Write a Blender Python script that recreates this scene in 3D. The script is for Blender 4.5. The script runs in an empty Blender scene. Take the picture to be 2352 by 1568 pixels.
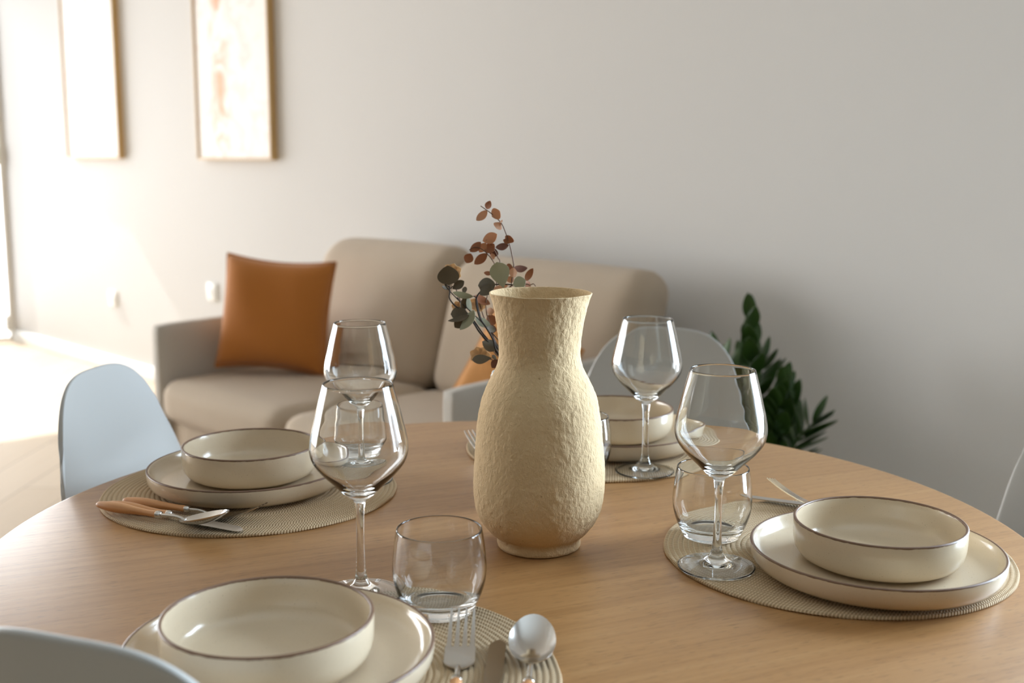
import bpy, bmesh, math, random
from mathutils import Vector, Matrix, noise
random.seed(7)
S = bpy.context.scene
COL = S.collection
PI = math.pi
sin, cos = math.sin, math.cos

# ------------------------------------------------------------------ helpers
def lin(r, g, b):
    def f(c):
        c /= 255.0
        return c/12.92 if c <= 0.04045 else ((c+0.055)/1.055)**2.4
    return (f(r), f(g), f(b), 1.0)

def mesh_obj(name, verts, faces, m, parent=None, smooth=True, angle=40, fix=True):
    me = bpy.data.meshes.new(name)
    bm = bmesh.new()
    vs = [bm.verts.new(v) for v in verts]
    for f in faces:
        try: bm.faces.new([vs[i] for i in f])
        except ValueError: pass
    if fix: bmesh.ops.recalc_face_normals(bm, faces=bm.faces)
    return bm_obj(name, bm, m, parent, smooth, angle)

def bm_obj(name, bm, m, parent=None, smooth=True, angle=40):
    me = bpy.data.meshes.new(name)
    bm.to_mesh(me); bm.free()
    if smooth:
        me.shade_smooth()
        if angle < 180: me.set_sharp_from_angle(angle=math.radians(angle))
    if m is not None: me.materials.append(m)
    o = bpy.data.objects.new(name, me)
    COL.objects.link(o)
    if parent: o.parent = parent
    return o

def empty(name, loc, rz=0.0):
    o = bpy.data.objects.new(name, None)
    o.empty_display_size = 0.05
    COL.objects.link(o); o.location = loc; o.rotation_euler = (0, 0, rz)
    return o

def tag(o, label=None, cat=None, group=None, kind=None):
    if label: o['label'] = label
    if cat: o['category'] = cat
    if group: o['group'] = group
    if kind: o['kind'] = kind
    return o

def kids(o): return [c for c in bpy.data.objects if c.parent == o]

def copy_tree(o, parent=None):
    c = o.copy(); COL.objects.link(c)
    if parent: c.parent = parent
    for ch in kids(o): copy_tree(ch, c)
    return c

def lathe(prof, seg=96, wob=None):
    """closed or open profile of (r, z); r=0 collapses to the axis"""
    verts, faces, rings = [], [], []
    for (r, z) in prof:
        if r < 1e-7:
            rings.append([len(verts)]); verts.append((0, 0, z))
        else:
            ring = []
            for i in range(seg):
                a = 2*PI*i/seg
                rr, zz = (r, z) if wob is None else wob(r, z, a)
                ring.append(len(verts)); verts.append((rr*cos(a), rr*sin(a), zz))
            rings.append(ring)
    for A, B in zip(rings[:-1], rings[1:]):
        if len(A) == 1 and len(B) == 1: continue
        for i in range(seg):
            j = (i+1) % seg
            if len(A) == 1: faces.append((A[0], B[i], B[j]))
            elif len(B) == 1: faces.append((A[i], B[0], A[j]))
            else: faces.append((A[i], B[i], B[j], A[j]))
    return verts, faces

def spline(pts, n=8):
    """Catmull-Rom through a list of tuples"""
    out = []
    P = [pts[0]] + list(pts) + [pts[-1]]
    for i in range(1, len(P)-2):
        p0, p1, p2, p3 = P[i-1], P[i], P[i+1], P[i+2]
        for k in range(n):
            t = k/n
            out.append(tuple(0.5*((2*b)+(-a+c)*t+(2*a-5*b+4*c-d)*t*t+(-a+3*b-3*c+d)*t**3)
                             for a, b, c, d in zip(p0, p1, p2, p3)))
    out.append(tuple(pts[-1]))
    return out

def tube_geo(pts, rad, seg=10, cap=True, flat=1.0):
    """tube along points; rad is a float or a list"""
    n = len(pts); P = [Vector(p) for p in pts]
    R = rad if isinstance(rad, (list, tuple)) else [rad]*n
    verts, faces = [], []
    up = Vector((0, 0, 1))
    prev = None
    for i in range(n):
        t = (P[min(i+1, n-1)]-P[max(i-1, 0)])
        if t.length < 1e-9: t = Vector((1, 0, 0))
        t.normalize()
        if prev is None:
            a = up if abs(t.z) < 0.9 else Vector((0, 1, 0))
            x = t.cross(a).normalized()
        else:
            x = prev - t*prev.dot(t)
            x = x.normalized() if x.length > 1e-9 else t.orthogonal().normalized()
        prev = x
        y = t.cross(x)
        for k in range(seg):
            a = 2*PI*k/seg
            verts.append(tuple(P[i] + x*(cos(a)*R[i]) + y*(sin(a)*R[i]*flat)))
    for i in range(n-1):
        for k in range(seg):
            l = (k+1) % seg
            faces.append((i*seg+k, i*seg+l, (i+1)*seg+l, (i+1)*seg+k))
    if cap:
        faces.append(tuple(range(seg))); faces.append(tuple((n-1)*seg+k for k in range(seg)))
    return verts, faces

def join(*geos):
    V, F = [], []
    for v, f in geos:
        o = len(V); V += list(v); F += [tuple(i+o for i in q) for q in f]
    return V, F

def box_geo(c, s):
    x, y, z = s[0]/2, s[1]/2, s[2]/2
    v = [(c[0]+i*x, c[1]+j*y, c[2]+k*z) for i in (-1, 1) for j in (-1, 1) for k in (-1, 1)]
    f = [(0, 1, 3, 2), (4, 6, 7, 5), (0, 4, 5, 1), (2, 3, 7, 6), (0, 2, 6, 4), (1, 5, 7, 3)]
    return v, f

def box_obj(name, c, s, m, parent=None, bev=0.0, seg=2):
    bm = bmesh.new()
    v, f = box_geo(c, s)
    vs = [bm.verts.new(p) for p in v]
    for q in f: bm.faces.new([vs[i] for i in q])
    bmesh.ops.recalc_face_normals(bm, faces=bm.faces)
    if bev: bmesh.ops.bevel(bm, geom=list(bm.edges), offset=bev, segments=seg, profile=0.5, affect='EDGES')
    return bm_obj(name, bm, m, parent, True, 50)

def puffy(name, c, s, r, m, parent=None, n=18, bulge=(0, 0, 0), warp=None):
    """rounded soft box: every side divided, edges rolled with radius r, faces swelling by bulge"""
    bm = bmesh.new()
    bmesh.ops.create_cube(bm, size=2.0)
    bmesh.ops.subdivide_edges(bm, edges=list(bm.edges), cuts=n, use_grid_fill=True)
    h = Vector(s)/2
    for v in bm.verts:
        u = v.co.copy()
        p = Vector((u.x*h.x, u.y*h.y, u.z*h.z))
        q = Vector([max(-h[i]+r, min(h[i]-r, p[i])) for i in range(3)])
        d = p-q
        if d.length > 1e-9: p = q + d.normalized()*r
        for i in range(3):
            j, k = (i+1) % 3, (i+2) % 3
            w = (1-u[j]**2)*(1-u[k]**2)
            p[i] += bulge[i]*w*u[i]
        if warp: p = warp(p, u)
        v.co = p + Vector(c)
    bmesh.ops.recalc_face_normals(bm, faces=bm.faces)
    return bm_obj(name, bm, m, parent, True, 180)

# ------------------------------------------------------------------ materials
class NT:
    def __init__(self, name):
        self.m = bpy.data.materials.new(name); self.m.use_nodes = True
        self.t = self.m.node_tree; self.t.nodes.clear()
        self.out = self.n('ShaderNodeOutputMaterial')
    def n(self, typ, **kw):
        nd = self.t.nodes.new(typ)
        for k, v in kw.items():
            if k in nd.inputs.keys(): nd.inputs[k].default_value = v
            else: setattr(nd, k, v)
        return nd
    def l(self, a, b): self.t.links.new(a, b)
    def bsdf(self, col=(0.8, 0.8, 0.8, 1), rough=0.5, **kw):
        b = self.n('ShaderNodeBsdfPrincipled')
        b.inputs['Base Color'].default_value = col
        b.inputs['Roughness'].default_value = rough
        for k, v in kw.items(): b.inputs[k.replace('_', ' ')].default_value = v
        self.l(b.outputs[0], self.out.inputs[0]); self.b = b
        return b
    def math(self, op, a, b=None, c=None):
        nd = self.n('ShaderNodeMath', operation=op)
        for i, x in enumerate((a, b, c)):
            if x is None: continue
            if hasattr(x, 'node'): self.l(x, nd.inputs[i])
            else: nd.inputs[i].default_value = x
        return nd.outputs[0]
    def coord(self, which='Object'):
        return self.n('ShaderNodeTexCoord').outputs[which]
    def mapping(self, vec, scale=(1, 1, 1), rot=(0, 0, 0), loc=(0, 0, 0)):
        mp = self.n('ShaderNodeMapping'); self.l(vec, mp.inputs[0])
        mp.inputs['Scale'].default_value = scale; mp.inputs['Rotation'].default_value = rot
        mp.inputs['Location'].default_value = loc
        return mp.outputs[0]
    def noise(self, vec, scale, detail=3.0, rough=0.5, dist=0.0):
        nd = self.n('ShaderNodeTexNoise'); self.l(vec, nd.inputs['Vector'])
        nd.inputs['Scale'].default_value = scale; nd.inputs['Detail'].default_value = detail
        nd.inputs['Roughness'].default_value = rough; nd.inputs['Distortion'].default_value = dist
        return nd.outputs['Fac']
    def ramp(self, fac, stops, interp='LINEAR'):
        nd = self.n('ShaderNodeValToRGB'); self.l(fac, nd.inputs[0])
        cr = nd.color_ramp; cr.interpolation = interp
        while len(cr.elements) < len(stops): cr.elements.new(0.5)
        for e, (p, c) in zip(cr.elements, stops): e.position = p; e.color = c
        return nd.outputs[0]
    def mix(self, fac, a, b, typ='MIX'):
        nd = self.n('ShaderNodeMix', data_type='RGBA', blend_type=typ)
        for s, x in ((0, fac), (6, a), (7, b)):
            if hasattr(x, 'node'): self.l(x, nd.inputs[s])
            else: nd.inputs[s].default_value = x
        return nd.outputs[2]
    def bump(self, h, strength=0.3, dist=0.001, normal=None):
        nd = self.n('ShaderNodeBump'); self.l(h, nd.inputs['Height'])
        nd.inputs['Strength'].default_value = strength; nd.inputs['Distance'].default_value = dist
        if normal: self.l(normal, nd.inputs['Normal'])
        return nd.outputs[0]

M = {}
def simple(key, col, rough=0.5, bump=None, var=None, **kw):
    t = NT(key); b = t.bsdf(col, rough, **kw)
    co = t.coord()
    if var:
        f = t.noise(co, var[0], 4)
        c2 = tuple(min(1, x*var[1]) for x in col[:3]) + (1,)
        t.l(t.mix(f, col, c2), b.inputs['Base Color'])
    if bump:
        t.l(t.bump(t.noise(co, bump[0], 4), bump[1], bump[2]), b.inputs['Normal'])
    M[key] = t.m
    return t

simple('wall_paint', lin(213, 212, 210), 0.85, bump=(60, 0.05, 0.001))
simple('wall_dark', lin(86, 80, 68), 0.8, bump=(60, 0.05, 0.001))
simple('ceiling_paint', lin(205, 205, 202), 0.9)
simple('white_trim', lin(236, 236, 232), 0.45)
simple('window_white', lin(240, 240, 238), 0.4)
simple('chair_shell', lin(185, 185, 182), 0.42, bump=(900, 0.06, 0.0004))
simple('steel', (0.62, 0.60, 0.57, 1), 0.17, Metallic=1.0)
simple('steel_knife', (0.55, 0.53, 0.50, 1), 0.24, Metallic=1.0)
simple('dark_metal', (0.05, 0.05, 0.05, 1), 0.5)
simple('sofa_beige', lin(186, 170, 150), 0.95, bump=(520, 0.5, 0.0012), var=(9, 0.9), Sheen_Weight=0.15)
simple('sofa_grey', lin(198, 194, 187), 0.95, bump=(520, 0.5, 0.0012), var=(9, 0.92), Sheen_Weight=0.15)
simple('rust_velvet', lin(188, 118, 46), 0.9, bump=(420, 0.4, 0.001), var=(6, 0.86), Sheen_Weight=0.25)
simple('tan_velvet', lin(205, 146, 84), 0.9, bump=(420, 0.4, 0.001), var=(6, 0.9), Sheen_Weight=0.2)
simple('ceramic_rim', lin(122, 92, 70), 0.42, var=(90, 0.75))
simple('pale_ceramic', lin(214, 205, 190), 0.5)
simple('stem_dark', lin(44, 36, 29), 0.85)
simple('stem_brown', lin(104, 74, 52), 0.6)
simple('leaf_dark', lin(78, 68, 50), 0.6, var=(60, 1.35))
simple('leaf_olive', lin(104, 98, 66), 0.6, var=(60, 1.3))
simple('leaf_sage', lin(160, 160, 138), 0.7, var=(70, 1.2))
simple('leaf_brown', lin(150, 100, 68), 0.7, var=(60, 1.35))
simple('leaf_copper', lin(190, 148, 116), 0.7, var=(60, 1.25))
simple('leaf_maroon', lin(104, 64, 48), 0.7, var=(60, 1.3))
simple('petal_cream', lin(232, 204, 164), 0.8, var=(40, 0.9))
simple('plant_green', lin(44, 70, 26), 0.4, var=(30, 1.5))
simple('plant_stem', lin(56, 78, 34), 0.5)
simple('plant_pot', lin(200, 196, 188), 0.6)
simple('soil', lin(50, 38, 30), 0.95, bump=(90, 0.8, 0.006))
simple('frame_oak', lin(206, 172, 118), 0.55, bump=(80, 0.1, 0.001), var=(14, 0.85))
simple('curtain', lin(235, 235, 233), 0.9)

# translucent leaves
for k in ('leaf_copper', 'leaf_sage', 'petal_cream', 'leaf_brown'):
    t = M[k].node_tree
    b = [n for n in t.nodes if n.type == 'BSDF_PRINCIPLED'][0]
    tr = t.nodes.new('ShaderNodeBsdfTranslucent'); mx = t.nodes.new('ShaderNodeMixShader')
    out = [n for n in t.nodes if n.type == 'OUTPUT_MATERIAL'][0]
    src = b.inputs['Base Color'].links[0].from_socket
    t.links.new(src, tr.inputs['Color'])
    mx.inputs[0].default_value = 0.35
    t.links.new(b.outputs[0], mx.inputs[1]); t.links.new(tr.outputs[0], mx.inputs[2])
    t.links.new(mx.outputs[0], out.inputs[0])

def wood(key, c1, c2, c3, rot, rough=0.42, long=1.0, scale=1.0, pores=True):
    t = NT(key); b = t.bsdf(c1, rough)
    co = t.coord()
    base = t.mapping(co, (1, 1, 1), (0, 0, rot))
    st = t.mapping(base, (2.4*scale/long, 62*scale, 62*scale))
    n1 = t.noise(st, 1.6, 5, 0.55, 0.6)
    col = t.ramp(n1, [(0.18, c2), (0.5, c1), (0.82, c3)])
    st2 = t.mapping(base, (0.9*scale, 13*scale, 13*scale))
    n2 = t.noise(st2, 1.0, 2, 0.5, 0.3)
    col = t.mix(t.ramp(n2, [(0.35, (0, 0, 0, 1)), (0.65, (1, 1, 1, 1))]), col, t.mix(0.24, col, c2))
    # fine fibre and short dark pores along the grain
    st3 = t.mapping(base, (30*scale, 900*scale, 900*scale))
    n3 = t.noise(st3, 1.0, 2, 0.6)
    col = t.mix(t.math('MULTIPLY', n3, 0.30), col, c2)
    if pores:
        st4 = t.mapping(base, (55, 760, 760))
        n4 = t.noise(st4, 1.0, 1, 0.4)
        pf = t.ramp(n4, [(0.64, (0, 0, 0, 1)), (0.71, (1, 1, 1, 1))])
        dark = tuple(x*0.5 for x in c2[:3]) + (1,)
        col = t.mix(t.math('MULTIPLY', pf, 0.7), col, dark)
        t.l(t.bump(t.math('ADD', t.math('MULTIPLY', n3, 0.4), t.math('MULTIPLY', pf, -1.0)), 0.12, 0.0006), b.inputs['Normal'])
    t.l(col, b.inputs['Base Color'])
    M[key] = t.m
wood('table_wood', lin(168, 125, 78), lin(142, 100, 57), lin(181, 140, 92), -0.42, 0.38)
wood('handle_wood', lin(206, 150, 98), lin(184, 124, 74), lin(216, 164, 114), 0, 0.5, scale=3, pores=False)
wood('leg_wood', lin(190, 148, 104), lin(160, 118, 78), lin(204, 164, 122), PI/2, 0.45)

def floor_mat():
    t = NT('floor_oak'); b = t.bsdf((0.5, 0.4, 0.3, 1), 0.7)
    co = t.mapping(t.coord(), (1, 1, 1), (0, 0, 0.8))
    br = t.n('ShaderNodeTexBrick'); t.l(co, br.inputs['Vector'])
    br.inputs['Color1'].default_value = lin(198, 182, 160); br.inputs['Color2'].default_value = lin(190, 172, 148)
    br.inputs['Mortar'].default_value = lin(120, 106, 90)
    br.inputs['Scale'].default_value = 1.0; br.inputs['Mortar Size'].default_value = 0.002
    br.inputs['Brick Width'].default_value = 1.3; br.inputs['Row Height'].default_value = 0.19
    n = t.noise(t.mapping(co, (2, 40, 40)), 1.5, 4)
    t.l(t.mix(t.math('MULTIPLY', n, 0.35), br.outputs['Color'], lin(168, 146, 118)), b.inputs['Base Color'])
    M['floor_oak'] = t.m
floor_mat()

def ceramic():
    t = NT('ceramic_glaze'); b = t.bsdf(lin(208, 196, 174), 0.16)
    co = t.coord()
    n = t.noise(co, 760, 1, 0.5)
    sp = t.ramp(n, [(0.70, (0, 0, 0, 1)), (0.76, (1, 1, 1, 1))])
    big = t.noise(co, 14, 2)
    col = t.mix(big, lin(212, 196, 171), lin(205, 188, 162))
    t.l(t.mix(t.math('MULTIPLY', sp, 0.42), col, lin(128, 106, 84)), b.inputs['Base Color'])
    t.l(t.bump(t.noise(co, 28, 2), 0.06, 0.001), b.inputs['Normal'])
    M['ceramic_glaze'] = t.m
ceramic()

def vase_mat():
    t = NT('vase_paper'); b = t.bsdf(lin(206, 184, 150), 0.95)
    co = t.coord()
    n1 = t.noise(t.mapping(co, (1, 1, 0.8)), 135, 5, 0.62, 0.8)
    n2 = t.noise(co, 330, 4, 0.6, 0.4)
    n3 = t.noise(t.mapping(co, (1, 1, 0.3), (0.5, 0.5, 0)), 240, 2, 0.6, 2.2)
    h = t.math('ADD', t.math('ADD', t.math('MULTIPLY', n1, 1.0), t.math('MULTIPLY', n2, 0.4)), t.math('MULTIPLY', n3, 0.4))
    t.l(t.bump(h, 0.7, 0.0022), b.inputs['Normal'])
    f = t.noise(co, 40, 4)
    col = t.mix(f, lin(216, 190, 150), lin(206, 178, 136))
    d = t.ramp(t.noise(co, 170, 1), [(0.76, (0, 0, 0, 1)), (0.79, (1, 1, 1, 1))])
    t.l(t.mix(t.math('MULTIPLY', d, 0.5), col, lin(130, 96, 60)), b.inputs['Base Color'])
    M['vase_paper'] = t.m
vase_mat()

PITCH = 0.0058
def mat_weave():
    t = NT('placemat_weave'); b = t.bsdf(lin(168, 150, 120), 0.9)
    co = t.coord()
    sp = t.n('ShaderNodeSeparateXYZ'); t.l(co, sp.inputs[0])
    x, y = sp.outputs[0], sp.outputs[1]
    r = t.math('SQRT', t.math('ADD', t.math('MULTIPLY', x, x), t.math('MULTIPLY', y, y)))
    ang = t.math('ARCTAN2', y, x)
    rq = t.math('DIVIDE', r, PITCH)
    ring = t.math('FLOOR', rq)
    frac = t.math('FRACT', rq)
    cnt = t.math('ROUND', t.math('MULTIPLY', t.math('ADD', ring, 0.6), 2*PI*PITCH/0.0036))
    tri = t.math('ABSOLUTE', t.math('SUBTRACT', frac, 0.5))          # V shaped braid
    ph = t.math('ADD', t.math('MULTIPLY', ang, cnt), t.math('MULTIPLY', tri, 7.0))
    w = t.math('MULTIPLY_ADD', t.math('SINE', ph), 0.5, 0.5)
    fine = t.noise(co, 900, 2)
    h = t.math('ADD', t.math('MULTIPLY', w, 1.0), t.math('MULTIPLY', fine, 0.5))
    t.l(t.bump(h, 0.7, 0.0009), b.inputs['Normal'])
    thread = t.ramp(w, [(0.05, lin(160, 137, 104)), (0.5, lin(188, 159, 124)), (1.0, lin(210, 186, 152))])
    line = t.ramp(tri, [(0.40, (0, 0, 0, 1)), (0.46, (1, 1, 1, 1))])
    thread = t.mix(t.math('MULTIPLY', line, 0.55), thread, lin(224, 208, 178))
    big = t.noise(co, 30, 3)
    t.l(t.mix(t.math('MULTIPLY', big, 0.3), thread, lin(160, 138, 104)), b.inputs['Base Color'])
    M['placemat_weave'] = t.m
mat_weave()

def glass_mat():
    t = NT('clear_glass')
    g = t.n('ShaderNodeBsdfGlass', Color=(0.985, 0.99, 0.99, 1), Roughness=0.0, IOR=1.5)
    t.l(g.outputs[0], t.out.inputs[0]); M['clear_glass'] = t.m
    t = NT('window_pane')
    tr = t.n('ShaderNodeBsdfTransparent'); gl = t.n('ShaderNodeBsdfGlossy', Roughness=0.0)
    fr = t.n('ShaderNodeFresnel', IOR=1.45); mx = t.n('ShaderNodeMixShader')
    t.l(fr.outputs[0], mx.inputs[0]); t.l(tr.outputs[0], mx.inputs[1]); t.l(gl.outputs[0], mx.inputs[2])
    t.l(mx.outputs[0], t.out.inputs[0]); M['window_pane'] = t.m
glass_mat()

def art_mat(key, seed, ca, cb, edge):
    t = NT(key); b = t.bsdf(lin(240, 236, 230), 0.6)
    co = t.coord()
    a = t.mapping(co, (1, 1, 0.75), loc=(seed, seed*2, seed))
    n1 = t.noise(a, 9, 3, 0.5, 1.0); n2 = t.noise(t.mapping(co, (1, 1, 1), loc=(seed+7, 0, 3)), 7, 3, 0.5, 1.4)
    sp = t.n('ShaderNodeSeparateXYZ'); t.l(co, sp.inputs[0])
    # a strong vertical trail of marks, a fainter cloud beside it
    dx = t.math('ABSOLUTE', t.math('SUBTRACT', sp.outputs[0], edge))
    band = t.ramp(dx, [(0.0, (1, 1, 1, 1)), (0.11, (0, 0, 0, 1))])
    m1 = t.math('MULTIPLY', t.ramp(n1, [(0.46, (0, 0, 0, 1)), (0.60, (1, 1, 1, 1))]), band)
    m2 = t.ramp(n2, [(0.50, (0, 0, 0, 1)), (0.66, (1, 1, 1, 1))])
    col = t.mix(t.math('MULTIPLY', m2, 0.5), lin(238, 234, 229), cb)
    col = t.mix(t.math('MULTIPLY', m1, 0.9), col, ca)
    t.l(col, b.inputs['Base Color']); M[key] = t.m
art_mat('art_orange', 1.3, lin(214, 140, 74), lin(222, 196, 186), -0.10)
art_mat('art_pink', 4.1, lin(222, 180, 170), lin(232, 208, 202), -0.02)

# ------------------------------------------------------------------ camera
PITCH_C, ROLL_C, CZ = 0.1594, -0.0037, 1.1895
cam_d = bpy.data.cameras.new('camera'); cam = bpy.data.objects.new('camera', cam_d); COL.objects.link(cam)
cam_d.sensor_width = 36.0; cam_d.lens = 2659.64/2352*36.0
cp, sp_ = cos(PITCH_C), sin(PITCH_C); cr, sr = cos(ROLL_C), sin(ROLL_C)
fw = Vector((0, cp, -sp_)); dn = Vector((0, -sp_, -cp)); rt = Vector((1, 0, 0))
rt2 = rt*cr + dn*sr; dn2 = dn*cr - rt*sr
cam.matrix_world = Matrix(((rt2.x, -dn2.x, -fw.x, 0), (rt2.y, -dn2.y, -fw.y, 0), (rt2.z, -dn2.z, -fw.z, CZ), (0, 0, 0, 1)))
cam_d.clip_start = 0.02
cam_d.dof.use_dof = True; cam_d.dof.focus_distance = 1.30; cam_d.dof.aperture_fstop = 4.6
S.camera = cam

# ------------------------------------------------------------------ room
TH = -0.8
d2 = Vector((cos(TH), sin(TH), 0)); b2 = Vector((-d2.y, d2.x, 0))     # along the back wall / into the wall
O = Vector((-1.239, 3.927, 0))                                       # sofa front left foot
W0 = O + b2*0.98                                                     # wall line
def wp(s, dep=0.0, z=0.0): return W0 + d2*s + b2*dep + Vector((0, 0, z))
SL, SR, DEP, HC = -3.80, 5.20, -6.3, 2.65                            # corners along wall, room depth, ceiling
RZ = TH                                                              # local x = d2, local y = b2

def wall_with_hole(name, length, height, th, hole, loc, rz, m='wall_paint'):
    """panel along local x, thickness towards +y, one rectangular opening (x0,x1,z0,z1)"""
    geos = []
    if hole:
        x0, x1, z0, z1 = hole
        for (a, b_, c, e) in ((0, x0, 0, height), (x1, length, 0, height), (x0, x1, 0, z0), (x0, x1, z1, height)):
            if b_-a > 1e-4 and e-c > 1e-4:
                geos.append(box_geo(((a+b_)/2, th/2, (c+e)/2), (b_-a, th, e-c)))
    else: geos.append(box_geo((length/2, th/2, height/2), (length, th, height)))
    v, f = join(*geos)
    o = mesh_obj(name, v, f, M[m], None, False)
    o.location = loc; o.rotation_euler = (0, 0, rz)
    return tag(o, kind='structure')

LEN = SR-SL
W2 = (3.15-SL, 4.75-SL, 0.25, 2.25)          # opening of the second window in the back wall
wall_with_hole('wall_back', LEN, HC, 0.2, W2, wp(SL), TH)
# window wall at the left end: local x runs from the far corner towards the camera side
W1 = (0.004, 5.7, 0.0, 2.35)  # opening lengthened out of view to let in more side light
wl = wall_with_hole('wall_left', -DEP, HC, -0.2, W1, wp(SL), TH-PI/2)
wall_with_hole('wall_right', -DEP, HC, 0.2, None, wp(SR), TH-PI/2, 'wall_dark')
wall_with_hole('wall_rear', LEN, HC, -0.2, None, wp(SL, DEP), TH, 'wall_dark')
fl = mesh_obj('floor', *box_geo((LEN/2, DEP/2, -0.05), (LEN+0.4, -DEP+0.4, 0.1)), M['floor_oak'], None, False)
fl.location = wp(SL); fl.rotation_euler = (0, 0, TH); tag(fl, kind='structure')
ce = mesh_obj('ceiling', *box_geo((LEN/2, DEP/2, HC+0.05), (LEN+0.4, -DEP+0.4, 0.1)), M['ceiling_paint'], None, False)
ce.location = wp(SL); ce.rotation_euler = (0, 0, TH); tag(ce, kind='structure')
bb = box_obj('baseboard_back', ((W2[0]+SL+0.16+SL)/2*0+ (LEN)/2, -0.008, 0.04), (LEN-0.02, 0.016, 0.08), M['white_trim'], None, 0.004)
bb.location = wp(SL); bb.rotation_euler = (0, 0, TH); tag(bb, kind='structure')

def window(name, x0, x1, z0, z1, loc, rz, mullions, ysign, knobs=False):
    """frame in the local xz plane"""
    fw_, dp = 0.026, 0.045
    yc = ysign*0.03
    root = mesh_obj(name, *join(
        box_geo(((x0+x1)/2, yc, z0+fw_/2), (x1-x0, dp, fw_)), box_geo(((x0+x1)/2, yc, z1-fw_/2), (x1-x0, dp, fw_)),
        box_geo((x0+fw_/2, yc, (z0+z1)/2), (fw_, dp, z1-z0-2*fw_)), box_geo((x1-fw_/2, yc, (z0+z1)/2), (fw_, dp, z1-z0-2*fw_)),
        *[box_geo((m, yc, (z0+z1)/2), (0.09, dp, z1-z0-2*fw_)) for m in mullions]), M['window_white'], None, False)
    root.location = loc; root.rotation_euler = (0, 0, rz); tag(root, kind='structure')
    xs = [x0]+list(mullions)+[x1]
    for a, c in zip(xs[:-1], xs[1:]):
        mesh_obj('window_pane', *box_geo(((a+c)/2, yc, (z0+z1)/2), (c-a-0.08, 0.006, z1-z0-0.13)), M['window_pane'], root, False)
    return root
w1 = window('window_1', W1[0], W1[1], W1[2]+0.01, W1[3], wp(SL), TH-PI/2, [1.42, 2.85, 4.28], -1)
for zz, nm in ((1.17, 'hinge'), (0.02+0.10, 'hinge')):
    v, f = tube_geo([(W1[0]+0.035, 0.0, zz-0.05), (W1[0]+0.035, 0.0, zz+0.05)], 0.013, 12)
    h = mesh_obj(nm, v, f, M['white_trim'], w1); h.location = (0, -0.013, 0)
w2 = window('window_2', W2[0], W2[1], W2[2], W2[3], wp(SL), TH, [(W2[0]+W2[1])/2], 1)

# ------------------------------------------------------------------ light: daylight through the two windows, plus an added far bay on the left
def area(name, center, normal, sx, sz, power, col):
    l = bpy.data.lights.new(name, 'AREA'); l.shape = 'RECTANGLE'; l.size = sx; l.size_y = sz
    l.energy = power; l.color = col
    o = bpy.data.objects.new(name, l); COL.objects.link(o)
    n = Vector(normal).normalized(); z = -n
    x = Vector((0, 0, 1)).cross(z).normalized(); y = z.cross(x)
    o.matrix_world = Matrix(((x.x, y.x, z.x, center[0]), (x.y, y.y, z.y, center[1]), (x.z, y.z, z.z, center[2]), (0, 0, 0, 1)))
    return o
c1 = wp(SL) - b2*1.44 - d2*0.28 + Vector((0, 0, 1.25))
area('daylight_left_window', c1, d2, 2.7, 2.2, 310, (1.0, 1.0, 1.0))
c1 = wp(SL) - b2*4.28 - d2*0.28 + Vector((0, 0, 1.25))
area('daylight_left_window', c1, d2, 2.75, 2.2, 400, (1.0, 0.99, 0.97))  # added lamp in the unseen far bay, lights left and front sides
c2 = wp((W2[0]+W2[1])/2+SL, 0.28, 1.25)
area('daylight_right_window', c2, -b2, W2[1]-W2[0]-0.1, 1.9, 450, (0.68, 0.84, 1.0))
sun = bpy.data.lights.new('sun', 'SUN'); sun.energy = 10.0; sun.angle = 0.01; sun.color = (1.0, 0.97, 0.93)
so = bpy.data.objects.new('sun', sun); COL.objects.link(so)
sd = (d2*1.2 - b2*(-0.10) + Vector((0, 0, -1.0))).normalized()
so.rotation_mode = 'QUATERNION'; so.rotation_quaternion = sd.to_track_quat('-Z', 'Y'); so.location = wp(-5, -1, 4)
wd = bpy.data.worlds.new('world'); S.world = wd; wd.use_nodes = True
bg = wd.node_tree.nodes['Background']; bg.inputs[0].default_value = (0.82, 0.9, 1.0, 1); bg.inputs[1].default_value = 3.2

# ------------------------------------------------------------------ wall things
def picture(s_right, width, art, label):
    z0, h, dp, fwd = 1.165, 1.0, 0.036, 0.007
    root = empty('framed_picture', wp(s_right-width/2, 0, z0), TH)
    tag(root, label, 'picture', 'abstract pictures in thin wooden frames on the back wall')
    w = width
    mesh_obj('frame', *join(
        box_geo((-w/2+fwd/2, -dp/2, h/2), (fwd, dp, h)), box_geo((w/2-fwd/2, -dp/2, h/2), (fwd, dp, h)),
        box_geo((0, -dp/2, fwd/2), (w-2*fwd, dp, fwd)), box_geo((0, -dp/2, h-fwd/2), (w-2*fwd, dp, fwd))), M['frame_oak'], root, False)
    p = mesh_obj('print', *box_geo((0, -0.018, h/2), (w-2*fwd-0.001, 0.02, h-2*fwd-0.001)), M[art], root, False)
    return root
picture(-0.70, 0.635, 'art_orange', 'framed abstract print with a vertical trail of orange marks, nearer the sofa')
picture(-2.15, 0.635, 'art_pink', 'pale pink abstract print in thin wooden frame, hanging farther left towards the window')

def socket(s, z, label):
    r = empty('wall_socket', wp(s, 0, z), TH); tag(r, label, 'socket', 'white sockets on the back wall')
    box_obj('cover_plate', (0, -0.005, 0), (0.085, 0.010, 0.085), M['white_trim'], r, 0.003)
    v, f = tube_geo([(0, -0.0101, 0), (0, -0.0125, 0)], 0.021, 24); mesh_obj('outlet', v, f, M['curtain'], r)
socket(-2.364, 0.407, 'small white wall socket low on the bright wall, left of the sofa arm')
socket(-1.295, 0.536, 'small white wall socket just above the sofa arm beside the orange cushion')

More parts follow.
